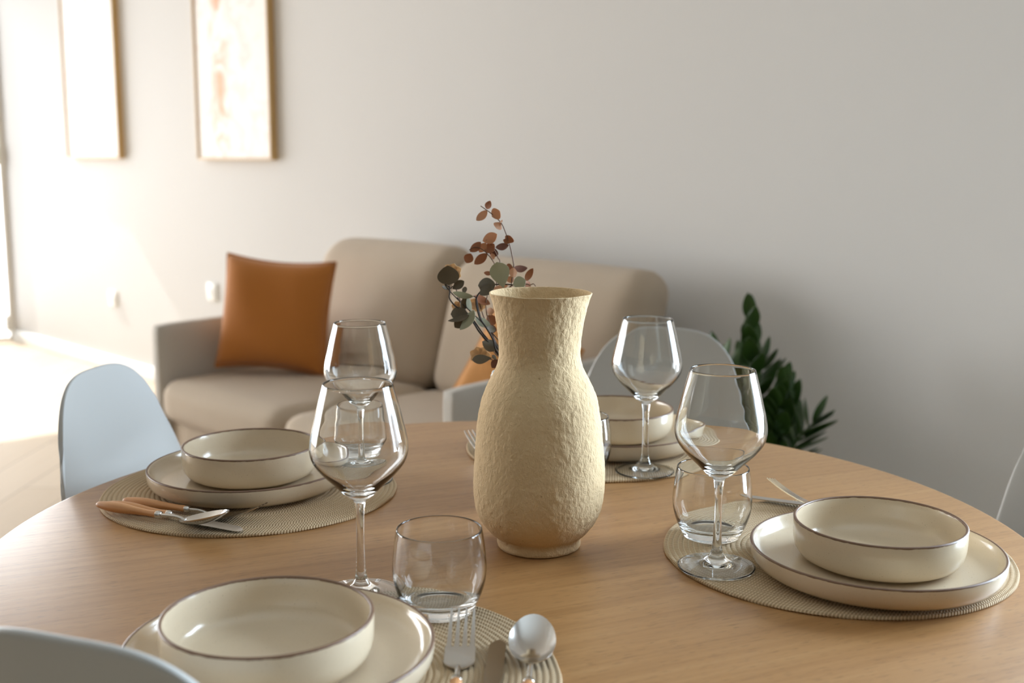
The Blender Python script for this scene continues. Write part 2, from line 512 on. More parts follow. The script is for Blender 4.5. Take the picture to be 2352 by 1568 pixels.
# ------------------------------------------------------------------ sofa
def sofa():
    L, za, D = 1.574, 0.614, 0.86
    r = empty('sofa', O, TH); tag(r, 'beige fabric two seat sofa with grey arms against the wall', 'sofa')
    g, bge = M['sofa_grey'], M['sofa_beige']
    puffy('base', (L/2, 0.44, 0.20), (L-0.10, 0.82, 0.18), 0.02, bge, r, 10)
    for sgn, x in ((-1, 0.025), (1, L-0.025)):
        def wf(p, u):
            q = p.copy()
            # top of the arm rises slightly to the back, front corner softly rounded
            if u.z > 0: q.z += 0.02*(u.y*0.5+0.5)*u.z
            return q
        puffy('arm', (x, D/2, 0.365), (0.05, D, 0.498), 0.014, g, r, 14, (0.006, 0, 0), wf)
    puffy('back_frame', (L/2, D-0.0, 0.42), (L-0.14, 0.10, 0.56), 0.02, g, r, 10)
    w = (L-0.10)/2
    for k in (0, 1):
        cx = 0.05 + w*(k+0.5)
        puffy('seat_cushion', (cx, 0.305, 0.355), (w-0.006, 0.63, 0.15), 0.055, bge, r, 22, (0.0, 0.012, 0.018))
    for k in (0, 1):
        cx = 0.05 + w*(k+0.5)
        hz = 0.475 if k == 0 else 0.455
        def wb(p, u, hz=hz):
            q = p.copy(); t = (p.z+hz/2)/hz
            q.y += 0.125*t - 0.03*(1-u.x**2)*(1-t)   # leaning back
            return q
        o = puffy('back_cushion', (cx+0.05*k, 0.635, 0.405+hz/2), (w-0.004+ (0.10 if k else 0), 0.19, hz), 0.085, bge, r, 24, (0.0, 0.022, 0.006), wb)
    for x in (0.07, L-0.07):
        for y in (0.08, D-0.08):
            v, f = tube_geo([(x, y, 0.115), (x, y, 0.0)], [0.022, 0.015], 16); mesh_obj('leg', v, f, M['leg_wood'], r)
    return r
sofa()
def so_pt(s, dep, z): return O + d2*s + b2*dep + Vector((0, 0, z))

def cushion(name, size, thick, m, loc, face, lean, roll, label, pinch=0.10):
    """square scatter cushion standing on an edge; local x across, z up, y thickness"""
    n = 28; V, F = [], []
    for sgn in (-1, 1):
        for i in range(n+1):
            for j in range(n+1):
                u, v = -1+2*i/n, -1+2*j/n
                e = (1-u**4)*(1-v**4)
                t = thick*0.5*max(0.0, e)**0.55
                x = size/2*u*(1-0.55*pinch*(1-v*v)*abs(u)**2.2)
                z = size/2*v*(1-pinch*(1-u*u)*abs(v)**2.2)
                wr = 0.004*sin(5*u+3*v)*e
                V.append((x, sgn*t+wr, z+size/2))
    N = (n+1)*(n+1)
    for s in (0, 1):
        for i in range(n):
            for j in range(n):
                a = s*N+i*(n+1)+j
                q = (a, a+1, a+n+2, a+n+1); F.append(q if s else q[::-1])
    bm = bmesh.new(); vs = [bm.verts.new(p) for p in V]
    for q in F: bm.faces.new([vs[i] for i in q])
    bmesh.ops.remove_doubles(bm, verts=bm.verts, dist=0.0004)
    bmesh.ops.recalc_face_normals(bm, faces=bm.faces)
    o = bm_obj(name, bm, m, None, True, 180)
    o.location = loc
    o.matrix_world = Matrix.Translation(loc) @ Matrix.Rotation(face, 4, 'Z') @ Matrix.Rotation(-lean, 4, 'X') @ Matrix.Rotation(roll, 4, 'Y')
    tag(o, label, 'cushion')
    # welt along the seam
    pts = []
    per = 4*n
    def P(u, v):
        return (size/2*u*(1-0.55*pinch*(1-v*v)*abs(u)**2.2), 0.004*sin(5*u+3*v)*(1-u**4)*(1-v**4), size/2*v*(1-pinch*(1-u*u)*abs(v)**2.2)+size/2)
    for k in range(n): pts.append(P(-1+2*k/n, -1))
    for k in range(n): pts.append(P(1, -1+2*k/n))
    for k in range(n): pts.append(P(1-2*k/n, 1))
    for k in range(n): pts.append(P(-1, 1-2*k/n))
    pts.append(pts[0])
    v, f = tube_geo(pts, 0.0045, 8, False); mesh_obj('piping', v, f, m, o)
    return o
cushion('cushion', 0.395, 0.15, M['rust_velvet'], so_pt(0.295, 0.28, 0.452), TH+0.62, 0.20, 0.06,
        'rust orange velvet cushion leaning in the left corner of the beige sofa', 0.10)
cushion('cushion', 0.29, 0.10, M['tan_velvet'], so_pt(1.33, 0.36, 0.452), TH+0.5, 0.25, 0.42,
        'tan orange cushion on the sofa, mostly hidden behind the large rough vase', 0.09)

# ------------------------------------------------------------------ dining table
TZ = 0.75
TC = Vector((0.0046, 1.3065, 0))
def table():
    r = empty('dining_table', TC); tag(r, 'round light wood dining table laid for four', 'table')
    R, th = 0.6, 0.028
    pr = [(0, TZ), (0.3, TZ), (R-0.008, TZ), (R-0.003, TZ-0.0015), (R, TZ-0.006), (R, TZ-th+0.006), (R-0.004, TZ-th), (0.3, TZ-th), (0, TZ-th)]
    v, f = lathe(pr, 180); mesh_obj('tabletop', v, f, M['table_wood'], r, True, 35)
    v, f = lathe([(0.0, TZ-th-0.001), (0.44, TZ-th-0.001), (0.44, TZ-th-0.07), (0.42, TZ-th-0.07), (0.42, TZ-th-0.012), (0, TZ-th-0.012)], 96)
    mesh_obj('apron', v, f, M['table_wood'], r, True, 35)
    for k in range(4):
        a = PI/4+k*PI/2+0.2
        x, y = 0.37*cos(a), 0.37*sin(a)
        v, f = tube_geo([(x, y, TZ-th-0.02), (x*1.12, y*1.12, 0.0)], [0.030, 0.018], 20)
        mesh_obj('leg', v, f, M['leg_wood'], r)
table()

# ------------------------------------------------------------------ chairs
def chair_proto():
    r = empty('dining_chair', (0, 0, 0))
    # local +y faces the table; profile of the shell, y forward
    prof = spline([(0.215, 0.425, 0.180), (0.17, 0.447, 0.200), (0.05, 0.440, 0.208), (-0.08, 0.432, 0.206), (-0.165, 0.452, 0.196),
                   (-0.205, 0.52, 0.194), (-0.228, 0.62, 0.188), (-0.246, 0.72, 0.180), (-0.262, 0.81, 0.174), (-0.272, 0.875, 0.167)], 6)
    nu, nv = 32, len(prof)
    zt = prof[-1][1]
    V, F = [], []
    th = 0.007
    grid = []
    for j, (y, z, w) in enumerate(prof):
        for i in range(nu+1):
            u = -1+2*i/nu
            t = max(0.0, (z-0.46)/(zt-0.46))
            # rounded top corners: columns end lower towards the sides
            zz, yy = z, y
            x = u*w
            if t > 0:
                cut = 0.125*abs(u)**3.4
                k = (zt-cut-0.46)/(zt-0.46)
                zz = 0.46+(z-0.46)*k
                x *= 1-0.10*(t**6)*abs(u)**2
            # sides roll up (seat) and forward (back)
            s = abs(u)**2.4
            q = min(1.0, max(0.0, (y+0.215)/0.13)); q = q*q*(3-2*q)
            zz += 0.022*s*q*(1 if y < 0.15 else max(0, (0.215-y)/0.065))
            yy += (0.046*(lambda g: g*g*(3-2*g))(min(1, t*2.2))*(1-0.22*t))*s
            grid.append(Vector((x, yy, zz)))
    V = [tuple(g) for g in grid]
    W = nu+1
    for j in range(nv-1):
        for i in range(nu):
            F.append((j*W+i, j*W+i+1, (j+1)*W+i+1, (j+1)*W+i))
    o = mesh_obj('shell', V, F, M['chair_shell'], r, True, 180, fix=True)
    sm = o.modifiers.new('thick', 'SOLIDIFY'); sm.thickness = 0.008; sm.offset = 0
    ss = o.modifiers.new('smooth', 'SUBSURF'); ss.levels = 1; ss.render_levels = 2
    for sx in (-1, 1):
        for (y0, y1) in ((0.13, 0.20), (-0.10, -0.20)):
            v, f = tube_geo([(sx*0.12, y0, 0.415), (sx*0.205, y1, 0.0)], [0.016, 0.010], 16)
            mesh_obj('leg', v, f, M['leg_wood'], r)
    v, f = join(tube_geo([(-0.14, 0.14, 0.405), (0.14, 0.14, 0.405)], 0.010, 10), tube_geo([(-0.14, -0.10, 0.405), (0.14, -0.10, 0.405)], 0.010, 10),
                tube_geo([(-0.12, -0.12, 0.405), (-0.12, 0.16, 0.405)], 0.010, 10), tube_geo([(0.12, -0.12, 0.405), (0.12, 0.16, 0.405)], 0.010, 10))
    mesh_obj('under_frame', v, f, M['dark_metal'], r)
    return r
ch0 = chair_proto()
def put_chair(top_xy, face, label, first=False):
    """top_xy: where the middle of the back's top edge stands; face: direction it looks"""
    o = ch0 if first else copy_tree(ch0)
    a = math.atan2(face[1], face[0])-PI/2
    off = Matrix.Rotation(a, 3, 'Z') @ Vector((0, -0.272, 0))
    o.location = (top_xy[0]-off.x, top_xy[1]-off.y, 0); o.rotation_euler = (0, 0, a)
    return tag(o, label, 'chair', 'white moulded chairs around the dining table')
put_chair((-0.624, 1.70), (0.98, -0.20), 'white shell chair at the left edge of the table, in front of the sofa arm', True)
put_chair((0.285, 2.13), (-0.17, -0.98), 'white shell chair beyond the table, beside the green plant')
put_chair((0.947, 1.69), (-0.70, -0.71), 'white shell chair cut off by the right edge of the photo')
put_chair((-0.297, 0.724), (0.34, 0.94), 'shaded white shell chair nearest the camera, its back top seen at bottom left')

# ------------------------------------------------------------------ placemats
def placemat_proto():
    R, n = 0.1895, 30
    pr = [(0, 0.0032)]
    sub = 6
    for k in range(n*sub+1):
        r = R*k/(n*sub)
        if r < 0.001: continue
        f = (r/PITCH) % 1.0
        z = 0.0024 + 0.0016*math.sqrt(max(0, 1-(2*f-1)**2))
        pr.append((r, z))
    pr += [(R+0.0012, 0.0016), (R+0.0004, 0.0003), (R-0.002, 0.0), (0, 0.0)]
    rnd = random.Random(3)
    def wob(r, z, a):
        if r > R*0.9 and z > 0.0003:
            k = (r-R*0.9)/(R*0.1)
            return r+0.0008*k*noise.noise((cos(a)*5, sin(a)*5, 1.3)), z+0.0007*k*(noise.noise((cos(a)*3, sin(a)*3, 4.0))+0.3)
        return r, z
    v, f = lathe(pr, 300, wob)
    return mesh_obj('placemat', v, f, M['placemat_weave'], None, True, 60)
PM = {'R': (0.3627, 1.2438), 'L': (-0.3432, 1.4794), 'N': (-0.1474, 0.9255), 'B': (0.1217, 1.7137)}
WHERE = {'R': 'on the right side of the table', 'L': 'on the left side of the table',
         'N': 'nearest the camera', 'B': 'farthest back, behind the large vase'}
pm0 = placemat_proto(); pm_done = False
for k in 'RLNB':
    o = copy_tree(pm0) if pm_done else pm0
    pm_done = True
    o.location = (*PM[k], TZ); o.rotation_euler = (0, 0, {'R': 0.3, 'L': 1.4, 'N': 2.2, 'B': 4.0}[k])
    tag(o, {'R': 'round woven beige placemat under the right-hand plate and tumbler',
            'L': 'round woven beige placemat at the table left, with three wood handled pieces of cutlery',
            'N': 'round woven beige placemat at the bottom of the photo, under the nearest plate and spoon',
            'B': 'round woven placemat at the far side of the table, behind the large vase'}[k], 'placemat', 'woven placemats on the table')
MZ = TZ+0.0042                                 # top of a placemat

# ------------------------------------------------------------------ plates and bowls
def rimmed(name, prof, rim_r, rim_z, w):
    """lathed dish plus a chipped brown rim band as its own part"""
    r = empty(name, (0, 0, 0))
    v, f = lathe(prof, 160)
    mesh_obj('body', v, f, M['ceramic_glaze'], r, True, 45)
    pr = []
    for k in range(11):
        a = -0.12*PI + (1.24*PI)*k/10
        pr.append((rim_r + w*cos(a), rim_z + w*0.85*sin(a)))
    def wob(rr, z, a):
        if z < rim_z:
            j = 0.0006*noise.noise((cos(a)*14, sin(a)*14, rr*30)) + 0.0004*noise.noise((cos(a)*55, sin(a)*55, 2))
            return rr, z + j
        return rr, z
    v, f = lathe(pr, 260, wob)
    mesh_obj('rim', v, f, M['ceramic_rim'], r, True, 80, fix=True)['label'] = 'thin brown glazed rim'
    return r
# plate: stands on its foot, rim 30 mm up
Rp = 0.1304
plate_prof = [(0, 0.0135), (0.085, 0.0135), (0.108, 0.0142), (0.1175, 0.0165), (0.1225, 0.0205), (0.1250, 0.0260), (0.1262, 0.0288),
              (0.1275, 0.0300), (0.1290, 0.0303), (0.1301, 0.0296), (0.1304, 0.0280), (0.1301, 0.0220), (0.1290, 0.0160), (0.1255, 0.0100),
              (0.1180, 0.0050), (0.1060, 0.0022), (0.0900, 0.0012), (0.0880, 0.0), (0.0840, 0.0), (0.0825, 0.0015), (0, 0.0018)]
plate0 = rimmed('dinner_plate', plate_prof, 0.1287, 0.0290, 0.00172)
Rb = 0.0883
bowl_prof = [(0, 0.0058), (0.060, 0.0058), (0.0715, 0.0068), (0.0775, 0.0095), (0.0812, 0.0150), (0.0832, 0.0240), (0.0842, 0.0340), (0.0850, 0.0418),
             (0.0858, 0.0436), (0.0868, 0.0440), (0.0878, 0.0433), (0.0883, 0.0415), (0.0882, 0.0300), (0.0876, 0.0210), (0.0858, 0.0130), (0.0815, 0.0065),
             (0.0745, 0.0025), (0.0640, 0.0008), (0.0620, 0.0), (0.0580, 0.0), (0.0565, 0.0012), (0, 0.0016)]
bowl0 = rimmed('bowl', bowl_prof, 0.0867, 0.0426, 0.00175)
PL = {'R': (0.3854, 1.1745), 'L': (-0.3492, 1.4914), 'N': (-0.1950, 0.9265), 'B': (0.1584, 1.7199)}
BL = {'R': (0.3879, 1.1747), 'L': (-0.3465, 1.4928), 'N': (-0.2030, 0.9175), 'B': (0.1573, 1.7260)}
names_p = {'R': 'stoneware dinner plate with brown rim on the right placemat', 'L': 'stoneware dinner plate with brown rim beside the cutlery at the table left',
           'N': 'stoneware dinner plate nearest the camera, partly hidden by its bowl and the front chair', 'B': 'stoneware dinner plate at the far side of the table, behind the vase'}
names_b = {'R': 'cream speckled bowl with brown rim stacked on the right-hand plate', 'L': 'cream bowl stacked on the left plate, in front of the white chair',
           'N': 'largest looking cream bowl at the bottom of the photo, on the nearest plate', 'B': 'cream bowl on the farthest plate, behind a wine glass'}
first = True
for k in 'RLNB':
    p = plate0 if first else copy_tree(plate0); q = bowl0 if first else copy_tree(bowl0); first = False
    rz = {'R': 0.4, 'L': 2.0, 'N': 3.1, 'B': 5.0}[k]
    p.location = (*PL[k], MZ); p.rotation_euler = (0, 0, rz)
    q.location = (*BL[k], MZ+0.0138); q.rotation_euler = (0, 0, rz+1)
    tag(p, names_p[k], 'plate', 'stoneware dinner plates'); tag(q, names_b[k], 'bowl', 'stoneware bowls on the plates')

# ------------------------------------------------------------------ glasses
def wine_glass_proto():
    up = [(0.0410, 0.0010), (0.0412, 0.0022), (0.0400, 0.0028), (0.0300, 0.0042), (0.0190, 0.0064), (0.0105, 0.0112), (0.0063, 0.0185), (0.0047, 0.0300),
          (0.0041, 0.0500), (0.0040, 0.0700), (0.0044, 0.0850), (0.0052, 0.0930), (0.0068, 0.0985)]
    bowl_o = [(0.0140, 0.1040), (0.0250, 0.1150), (0.0370, 0.1270), (0.0452, 0.1380), (0.0482, 0.1480), (0.0481, 0.1580),
              (0.0462, 0.1680), (0.0438, 0.1780), (0.0410, 0.1900), (0.0382, 0.2010), (0.0343, 0.2155)]
    outer = spline(up + bowl_o, 4)
    t = 0.0013
    rimc = [(0.0341, 0.2160), (0.0336, 0.2160)]
    inner_pts = [(0.0332, 0.2152), (0.0370, 0.2008), (0.0398, 0.1897), (0.0425, 0.1776), (0.0449, 0.1678), (0.0467, 0.1578), (0.0468, 0.1484), (0.0437, 0.1390),
                 (0.0353, 0.1285), (0.0230, 0.1175), (0.0120, 0.1090), (0.0, 0.1062)]
    inner = spline(inner_pts, 4)
    pr = [(0, 0.0046), (0.008, 0.0044), (0.018, 0.0034), (0.030, 0.0020), (0.038, 0.0006), (0.0400, 0.0)] + outer + rimc + inner
    pr[-1] = (0.0, pr[-1][1])
    v, f = lathe(pr, 96)
    o = mesh_obj('wine_glass', v, f, M['clear_glass'], None, True, 180)
    return o
def tumbler_proto():
    out = spline([(0.0300, 0.0), (0.0325, 0.0015), (0.0345, 0.0060), (0.0395, 0.0160), (0.0440, 0.0300), (0.0453, 0.0430), (0.0445, 0.0580), (0.0428, 0.0720), (0.0412, 0.0822)], 5)
    inn = spline([(0.0398, 0.0822), (0.0414, 0.0715), (0.0430, 0.0580), (0.0437, 0.0430), (0.0422, 0.0310), (0.0372, 0.0185), (0.0300, 0.0120), (0.0180, 0.0100), (0.0, 0.0096)], 5)
    pr = [(0, 0.0007), (0.024, 0.0006), (0.028, 0.0)] + out + [(0.0409, 0.0829), (0.0401, 0.0829)] + inn
    pr[-1] = (0.0, pr[-1][1])
    v, f = lathe(pr, 96)
    return mesh_obj('tumbler', v, f, M['clear_glass'], None, True, 180)
wg0, tb0 = wine_glass_proto(), tumbler_proto()
WG = {'R': (0.2200, 1.1880), 'L': (-0.2020, 1.5180), 'N': (-0.1500, 1.1060), 'B': (0.1860, 1.5690)}
TB = {'R': (0.2320, 1.2920), 'L': (-0.2150, 1.6100), 'N': (-0.0690, 1.0660), 'B': (0.0920, 1.5550)}
lw = {'R': 'stemmed wine glass on the right placemat, standing in front of the tumbler', 'L': 'stemmed wine glass on the left placemat, seen above the front wine glass',
      'N': 'large looking wine glass standing just behind the nearest bowl, left of the vase', 'B': 'stemmed wine glass at the far place, in front of the white chair by the plant'}
lt = {'R': 'rounded clear tumbler behind the right wine glass', 'L': 'clear tumbler on the left placemat, seen through the front wine glass',
      'N': 'rounded clear tumbler nearest the camera, above the fork tines', 'B': 'clear tumbler peeking out behind the right side of the vase'}
first = True
for k in 'RLNB':
    a = wg0 if first else copy_tree(wg0); c = tb0 if first else copy_tree(tb0); first = False
    a.location = (*WG[k], MZ-0.0002); c.location = (*TB[k], MZ-0.0002)
    tag(a, lw[k], 'wine glass', 'clear wine glasses'); tag(c, lt[k], 'tumbler', 'clear rounded tumblers')

# ------------------------------------------------------------------ cutlery (local +x towards the tip, lies on z = 0)
def handle_geo():
    pts = spline([(0.0, 0.0026), (0.004, 0.0050), (0.020, 0.0074), (0.038, 0.0078), (0.060, 0.0058), (0.080, 0.0046), (0.094, 0.0052)], 4)
    P = [(x, 0, 0.0062) for x, r in pts]
    return tube_geo(P, [r for x, r in pts], 18, True, 0.78)
def ferrule_geo():
    return tube_geo([(0.0935, 0, 0.0062), (0.0950, 0, 0.0062), (0.0990, 0, 0.0062), (0.1005, 0, 0.0062)], [0.0050, 0.0055, 0.0050, 0.0030], 16, True, 0.85)
def strip(cs, ws, th):
    """metal strip: centreline (x, z) with half widths"""
    V, F = [], []
    n = len(cs)
    for (x, z), w in zip(cs, ws):
        for s in (-1, 1):
            V.append((x, s*w, z)); V.append((x, s*w, z+th))
    for i in range(n-1):
        a, b = i*4, (i+1)*4
        F += [(a, a+2, b+2, b), (a+1, b+1, b+3, a+3), (a, b, b+1, a+1), (a+2, a+3, b+3, b+2)]
    F += [(0, 1, 3, 2), ((n-1)*4, (n-1)*4+2, (n-1)*4+3, (n-1)*4+1)]
    return V, F
def cutlery_root(name):
    r = empty(name, (0, 0, 0))
    mesh_obj('handle', *handle_geo(), M['handle_wood'], r, True, 60)['label'] = 'light brown wooden handle'
    mesh_obj('ferrule', *ferrule_geo(), M['steel'], r, True, 60)
    return r
def fork_proto():
    r = cutlery_root('fork')
    neck = spline([(0.100, 0.0062), (0.112, 0.0066), (0.122, 0.0052), (0.131, 0.0022)], 5)
    nk = tube_geo([(x, 0, z) for x, z in neck], [0.0024]*len(neck), 10, True, 0.9)
    def zc(x): t = (x-0.130)/0.075; return 0.0012 + 0.022*max(0, t)**1.8
    xs = [0.128+0.0028*k for k in range(13)]
    body = strip([(x, zc(x)) for x in xs], [0.0035+0.0100*min(1, ((x-0.128)/0.010))**0.6 for x in xs], 0.0014)
    tines = []
    for k in range(4):
        yc = -0.0103+0.0206*k/3
        V, F = [], []
        xx = [0.161+0.0445*q/12 for q in range(13)]
        for x in xx:
            w = 0.0022*(1-0.62*((x-0.161)/0.0445)**1.3)
            for s in (-1, 1):
                V.append((x, yc+s*w, zc(x))); V.append((x, yc+s*w, zc(x)+0.0014))
        for i in range(12):
            a, b = i*4, (i+1)*4
            F += [(a, a+2, b+2, b), (a+1, b+1, b+3, a+3), (a, b, b+1, a+1), (a+2, a+3, b+3, b+2)]
        F += [(0, 1, 3, 2), (48, 50, 51, 49)]
        tines.append((V, F))
    mesh_obj('head', *join(nk, body, *tines), M['steel'], r, True, 40)['label'] = 'steel fork head with four tines'
    return r
def spoon_proto():
    r = cutlery_root('spoon')
    neck = spline([(0.100, 0.0062), (0.114, 0.0072), (0.126, 0.0072), (0.137, 0.0048)], 5)
    nk = tube_geo([(x, 0, z) for x, z in neck], [0.0025]*len(neck), 10, True, 0.8)
    L, Wd, D = 0.066, 0.0208, 0.0086
    n, m = 20, 28
    def surf(off):
        V = []
        for i in range(n+1):
            t = i/n
            for j in range(m):
                a = 2*PI*j/m
                ex = 0.133+L/2+L/2*t*cos(a)
                u = t*cos(a)
                w = Wd*(1.0+0.10*-u)*t*sin(a)
                z = 0.0012 + D*(t**2.1) + 0.0085*u + 0.0042 + off
                V.append((ex, w, z))
        return V
    A, B = surf(0.0), surf(0.0011)
    F = []
    NN = (n+1)*m
    for i in range(n):
        for j in range(m):
            k = (j+1) % m
            if i == 0:
                F.append((0, (i+1)*m+k, (i+1)*m+j)); F.append((NN, NN+(i+1)*m+j, NN+(i+1)*m+k))
            else:
                F.append((i*m+j, i*m+k, (i+1)*m+k, (i+1)*m+j)); F.append((NN+i*m+j, NN+(i+1)*m+j, NN+(i+1)*m+k, NN+i*m+k))
    for j in range(m):
        k = (j+1) % m; F.append((n*m+j, n*m+k, NN+n*m+k, NN+n*m+j))
    mesh_obj('head', *join(nk, (A+B, F)), M['steel'], r, True, 50)['label'] = 'steel oval spoon bowl'
    return r
def knife_proto():
    r = cutlery_root('table_knife')
    nk = tube_geo([(0.100, 0, 0.0060), (0.108, 0, 0.0050), (0.114, 0, 0.0042)], [0.0028, 0.0026, 0.0022], 10, True, 0.8)
    V, F = [], []
    xs = [0.110+0.098*k/24 for k in range(25)]
    n = len(xs)
    for x in xs:
        t = (x-0.110)/0.098
        top = 0.0060+0.0010*sin(PI*t)
        bot = -0.0060-0.0032*min(1, t/0.25)+0.0010*t
        if t > 0.86:
            q = (t-0.86)/0.14; top -= 0.0075*q*q; bot += 0.0040*q**3
        if t < 0.05: top *= 0.6; bot *= 0.6
        z = 0.0034-0.0016*t
        V += [(x, bot, z), (x, bot, z+0.0004), (x, top, z), (x, top, z+0.0016)]
    for i in range(n-1):
        a, b = i*4, (i+1)*4
        F += [(a, a+2, b+2, b), (a+1, b+1, b+3, a+3), (a, b, b+1, a+1), (a+2, a+3, b+3, b+2)]
    F += [(0, 1, 3, 2), ((n-1)*4, (n-1)*4+2, (n-1)*4+3, (n-1)*4+1)]
    mesh_obj('blade', *join(nk, (V, F)), M['steel_knife'], r, True, 30)['label'] = 'dull steel blade with rounded tip'
    return r
fk0, spn0, kn0 = fork_proto(), spoon_proto(), knife_proto()
used = set()
def put(kind, tip, direc, dz, label, roll=0.0):
    pro, L = {'fork': (fk0, 0.2055), 'spoon': (spn0, 0.199), 'knife': (kn0, 0.208)}[kind]
    o = pro if kind not in used else copy_tree(pro); used.add(kind)
    dv = Vector((direc[0], direc[1], 0)).normalized()
    a = math.atan2(dv.y, dv.x)
    o.location = (tip[0]-dv.x*L, tip[1]-dv.y*L, MZ+0.0004+dz); o.rotation_euler = (roll, 0, a)
    tag(o, label, {'fork': 'fork', 'spoon': 'spoon', 'knife': 'knife'}[kind], 'wood handled cutlery on the placemats')
put('fork', (-0.295, 1.3265), (0.93, -0.368), 0.0, 'wood handled fork lying closest to the left plate')
put('spoon', (-0.3275, 1.2865), (0.906, -0.423), 0.0045, 'wood handled spoon at the outer edge of the left placemat, over the knife')
put('knife', (-0.312, 1.2985), (0.904, -0.428), 0.0, 'wood handled knife between the fork and the spoon on the left placemat')
put('fork', (-0.044, 1.010), (0.01, 1.0), 0.0, 'fork with four steel tines at the bottom of the photo, beside the nearest plate')
put('knife', (-0.012, 0.990), (0.05, 1.0), 0.0, 'knife blade at the bottom of the photo, between fork and spoon')
put('spoon', (0.021, 1.000), (0.06, 1.0), 0.0, 'shiny spoon at the bottom of the photo, at the edge of the nearest placemat')
put('fork', (0.327, 1.4290), (-0.76, 0.65), 0.005, 'fork tips showing behind the right-hand bowl', 0.28)
put('knife', (0.299, 1.4430), (-0.87, 0.49), 0.0, 'knife behind the right tumbler, half hidden by the right-hand plate')
put('fork', (-0.062, 1.7080), (-0.45, 0.89), 0.0, 'fork tips showing at the left side of the vase on the far placemat')

# ------------------------------------------------------------------ large vase
def vase():
    prof = [(0.0, 0.0), (0.040, 0.0), (0.0455, 0.0008), (0.0475, 0.004), (0.0474, 0.010), (0.0500, 0.0150), (0.0570, 0.0215), (0.0640, 0.030), (0.0700, 0.042),
            (0.0730, 0.056), (0.0740, 0.072), (0.0736, 0.090), (0.0724, 0.112), (0.0707, 0.132), (0.0680, 0.153), (0.0640, 0.172), (0.0585, 0.187),
            (0.0522, 0.199), (0.0475, 0.210), (0.0454, 0.222), (0.0462, 0.238), (0.0484, 0.256), (0.0514, 0.2725), (0.0546, 0.2845), (0.0566, 0.2900)]
    outer = spline(prof[1:], 14)
    inner = spline([(0.0558, 0.2906), (0.0545, 0.2900), (0.0528, 0.2850), (0.0490, 0.2710), (0.0458, 0.2540), (0.0436, 0.2370), (0.0428, 0.2220), (0.0448, 0.2100), (0.0495, 0.1990),
                    (0.0600, 0.1800), (0.0670, 0.1450), (0.0700, 0.1000), (0.0690, 0.0500), (0.0500, 0.0150), (0.0, 0.0100)], 8)
    pr = [(0, 0)] + outer + inner
    pr[-1] = (0.0, 0.0100)
    def wob(r, z, a):
        if z < 0.0006: return r, z
        p = Vector((r*cos(a), r*sin(a), z))
        d = 0.0012*noise.noise(p*16) + 0.0004*noise.noise(p*60) + 0.0004*noise.noise(p*150) + 0.0003*noise.noise(p*300)
        dz = 0.0008*noise.noise((cos(a)*2.2, sin(a)*2.2, 9.0)) if z > 0.27 else 0
        return r+d, z+dz
    v, f = lathe(pr, 420, wob)
    o = mesh_obj('vase', v, f, M['vase_paper'], None, True, 180)
    o.location = (0.031, 1.268, TZ); tag(o, 'tall rough cream vase with flared neck standing in the middle of the table', 'vase')
vase()

# ------------------------------------------------------------------ small vase with dried branches, behind the large one
SV = Vector((0.0045, 1.45, TZ))
v, f = lathe(spline([(0.0, 0.0), (0.028, 0.0), (0.031, 0.002), (0.032, 0.02), (0.032, 0.10), (0.0315, 0.150), (0.0318, 0.163)], 6) +
             spline([(0.0308, 0.1636), (0.0292, 0.1625), (0.0290, 0.10), (0.0285, 0.02), (0.020, 0.006), (0.0, 0.006)], 6), 64)
sv = mesh_obj('bud_vase', v, f, M['pale_ceramic'], None, True, 60); sv.location = SV
tag(sv, 'small pale vase hidden behind the large rough vase, holding dried branches', 'vase')

F_PX = 2659.64
def at_y(u, v_, y):
    """world point on the vertical plane at distance y, read off the photo's own geometry"""
    q = (rt2*((u-1176)/F_PX) + dn2*((v_-784)/F_PX) + fw)
    return Vector((0, 0, CZ)) + q*(y/q.y)

def leaf_geo(base, tip, width, normal, curl=0.15, fold=0.12, shape=0.5, n=10, m=6, th=0.0006):
    """ovate leaf from base to tip; shape = where it is widest"""
    base, tip = Vector(base), Vector(tip)
    ax = tip-base; L = ax.length; ax.normalize()
    nm = Vector(normal); nm = (nm-ax*nm.dot(ax)).normalized()
    sd = ax.cross(nm)
    V, F = [], []
    for side in (0, 1):
        for i in range(n+1):
            t = i/n
            e = math.log(0.5)/math.log(shape)
            w = width/2*max(0.0, sin(PI*t**e))**0.72
            for j in range(m+1):
                s = -1+2*j/m
                p = base + ax*(L*t) + sd*(w*s) + nm*(curl*L*(t*t-t)*1.2 + fold*abs(s)*w + (th if side else 0))
                V.append(tuple(p))
    N = (n+1)*(m+1)
    for side in (0, 1):
        for i in range(n):
            for j in range(m):
                a = side*N+i*(m+1)+j
                q = (a, a+1, a+m+2, a+m+1); F.append(q if side else q[::-1])
    for i in range(n):
        for j in (0, m):
            a = i*(m+1)+j; c = (i+1)*(m+1)+j
            F.append((a, c, N+c, N+a))
    return V, F

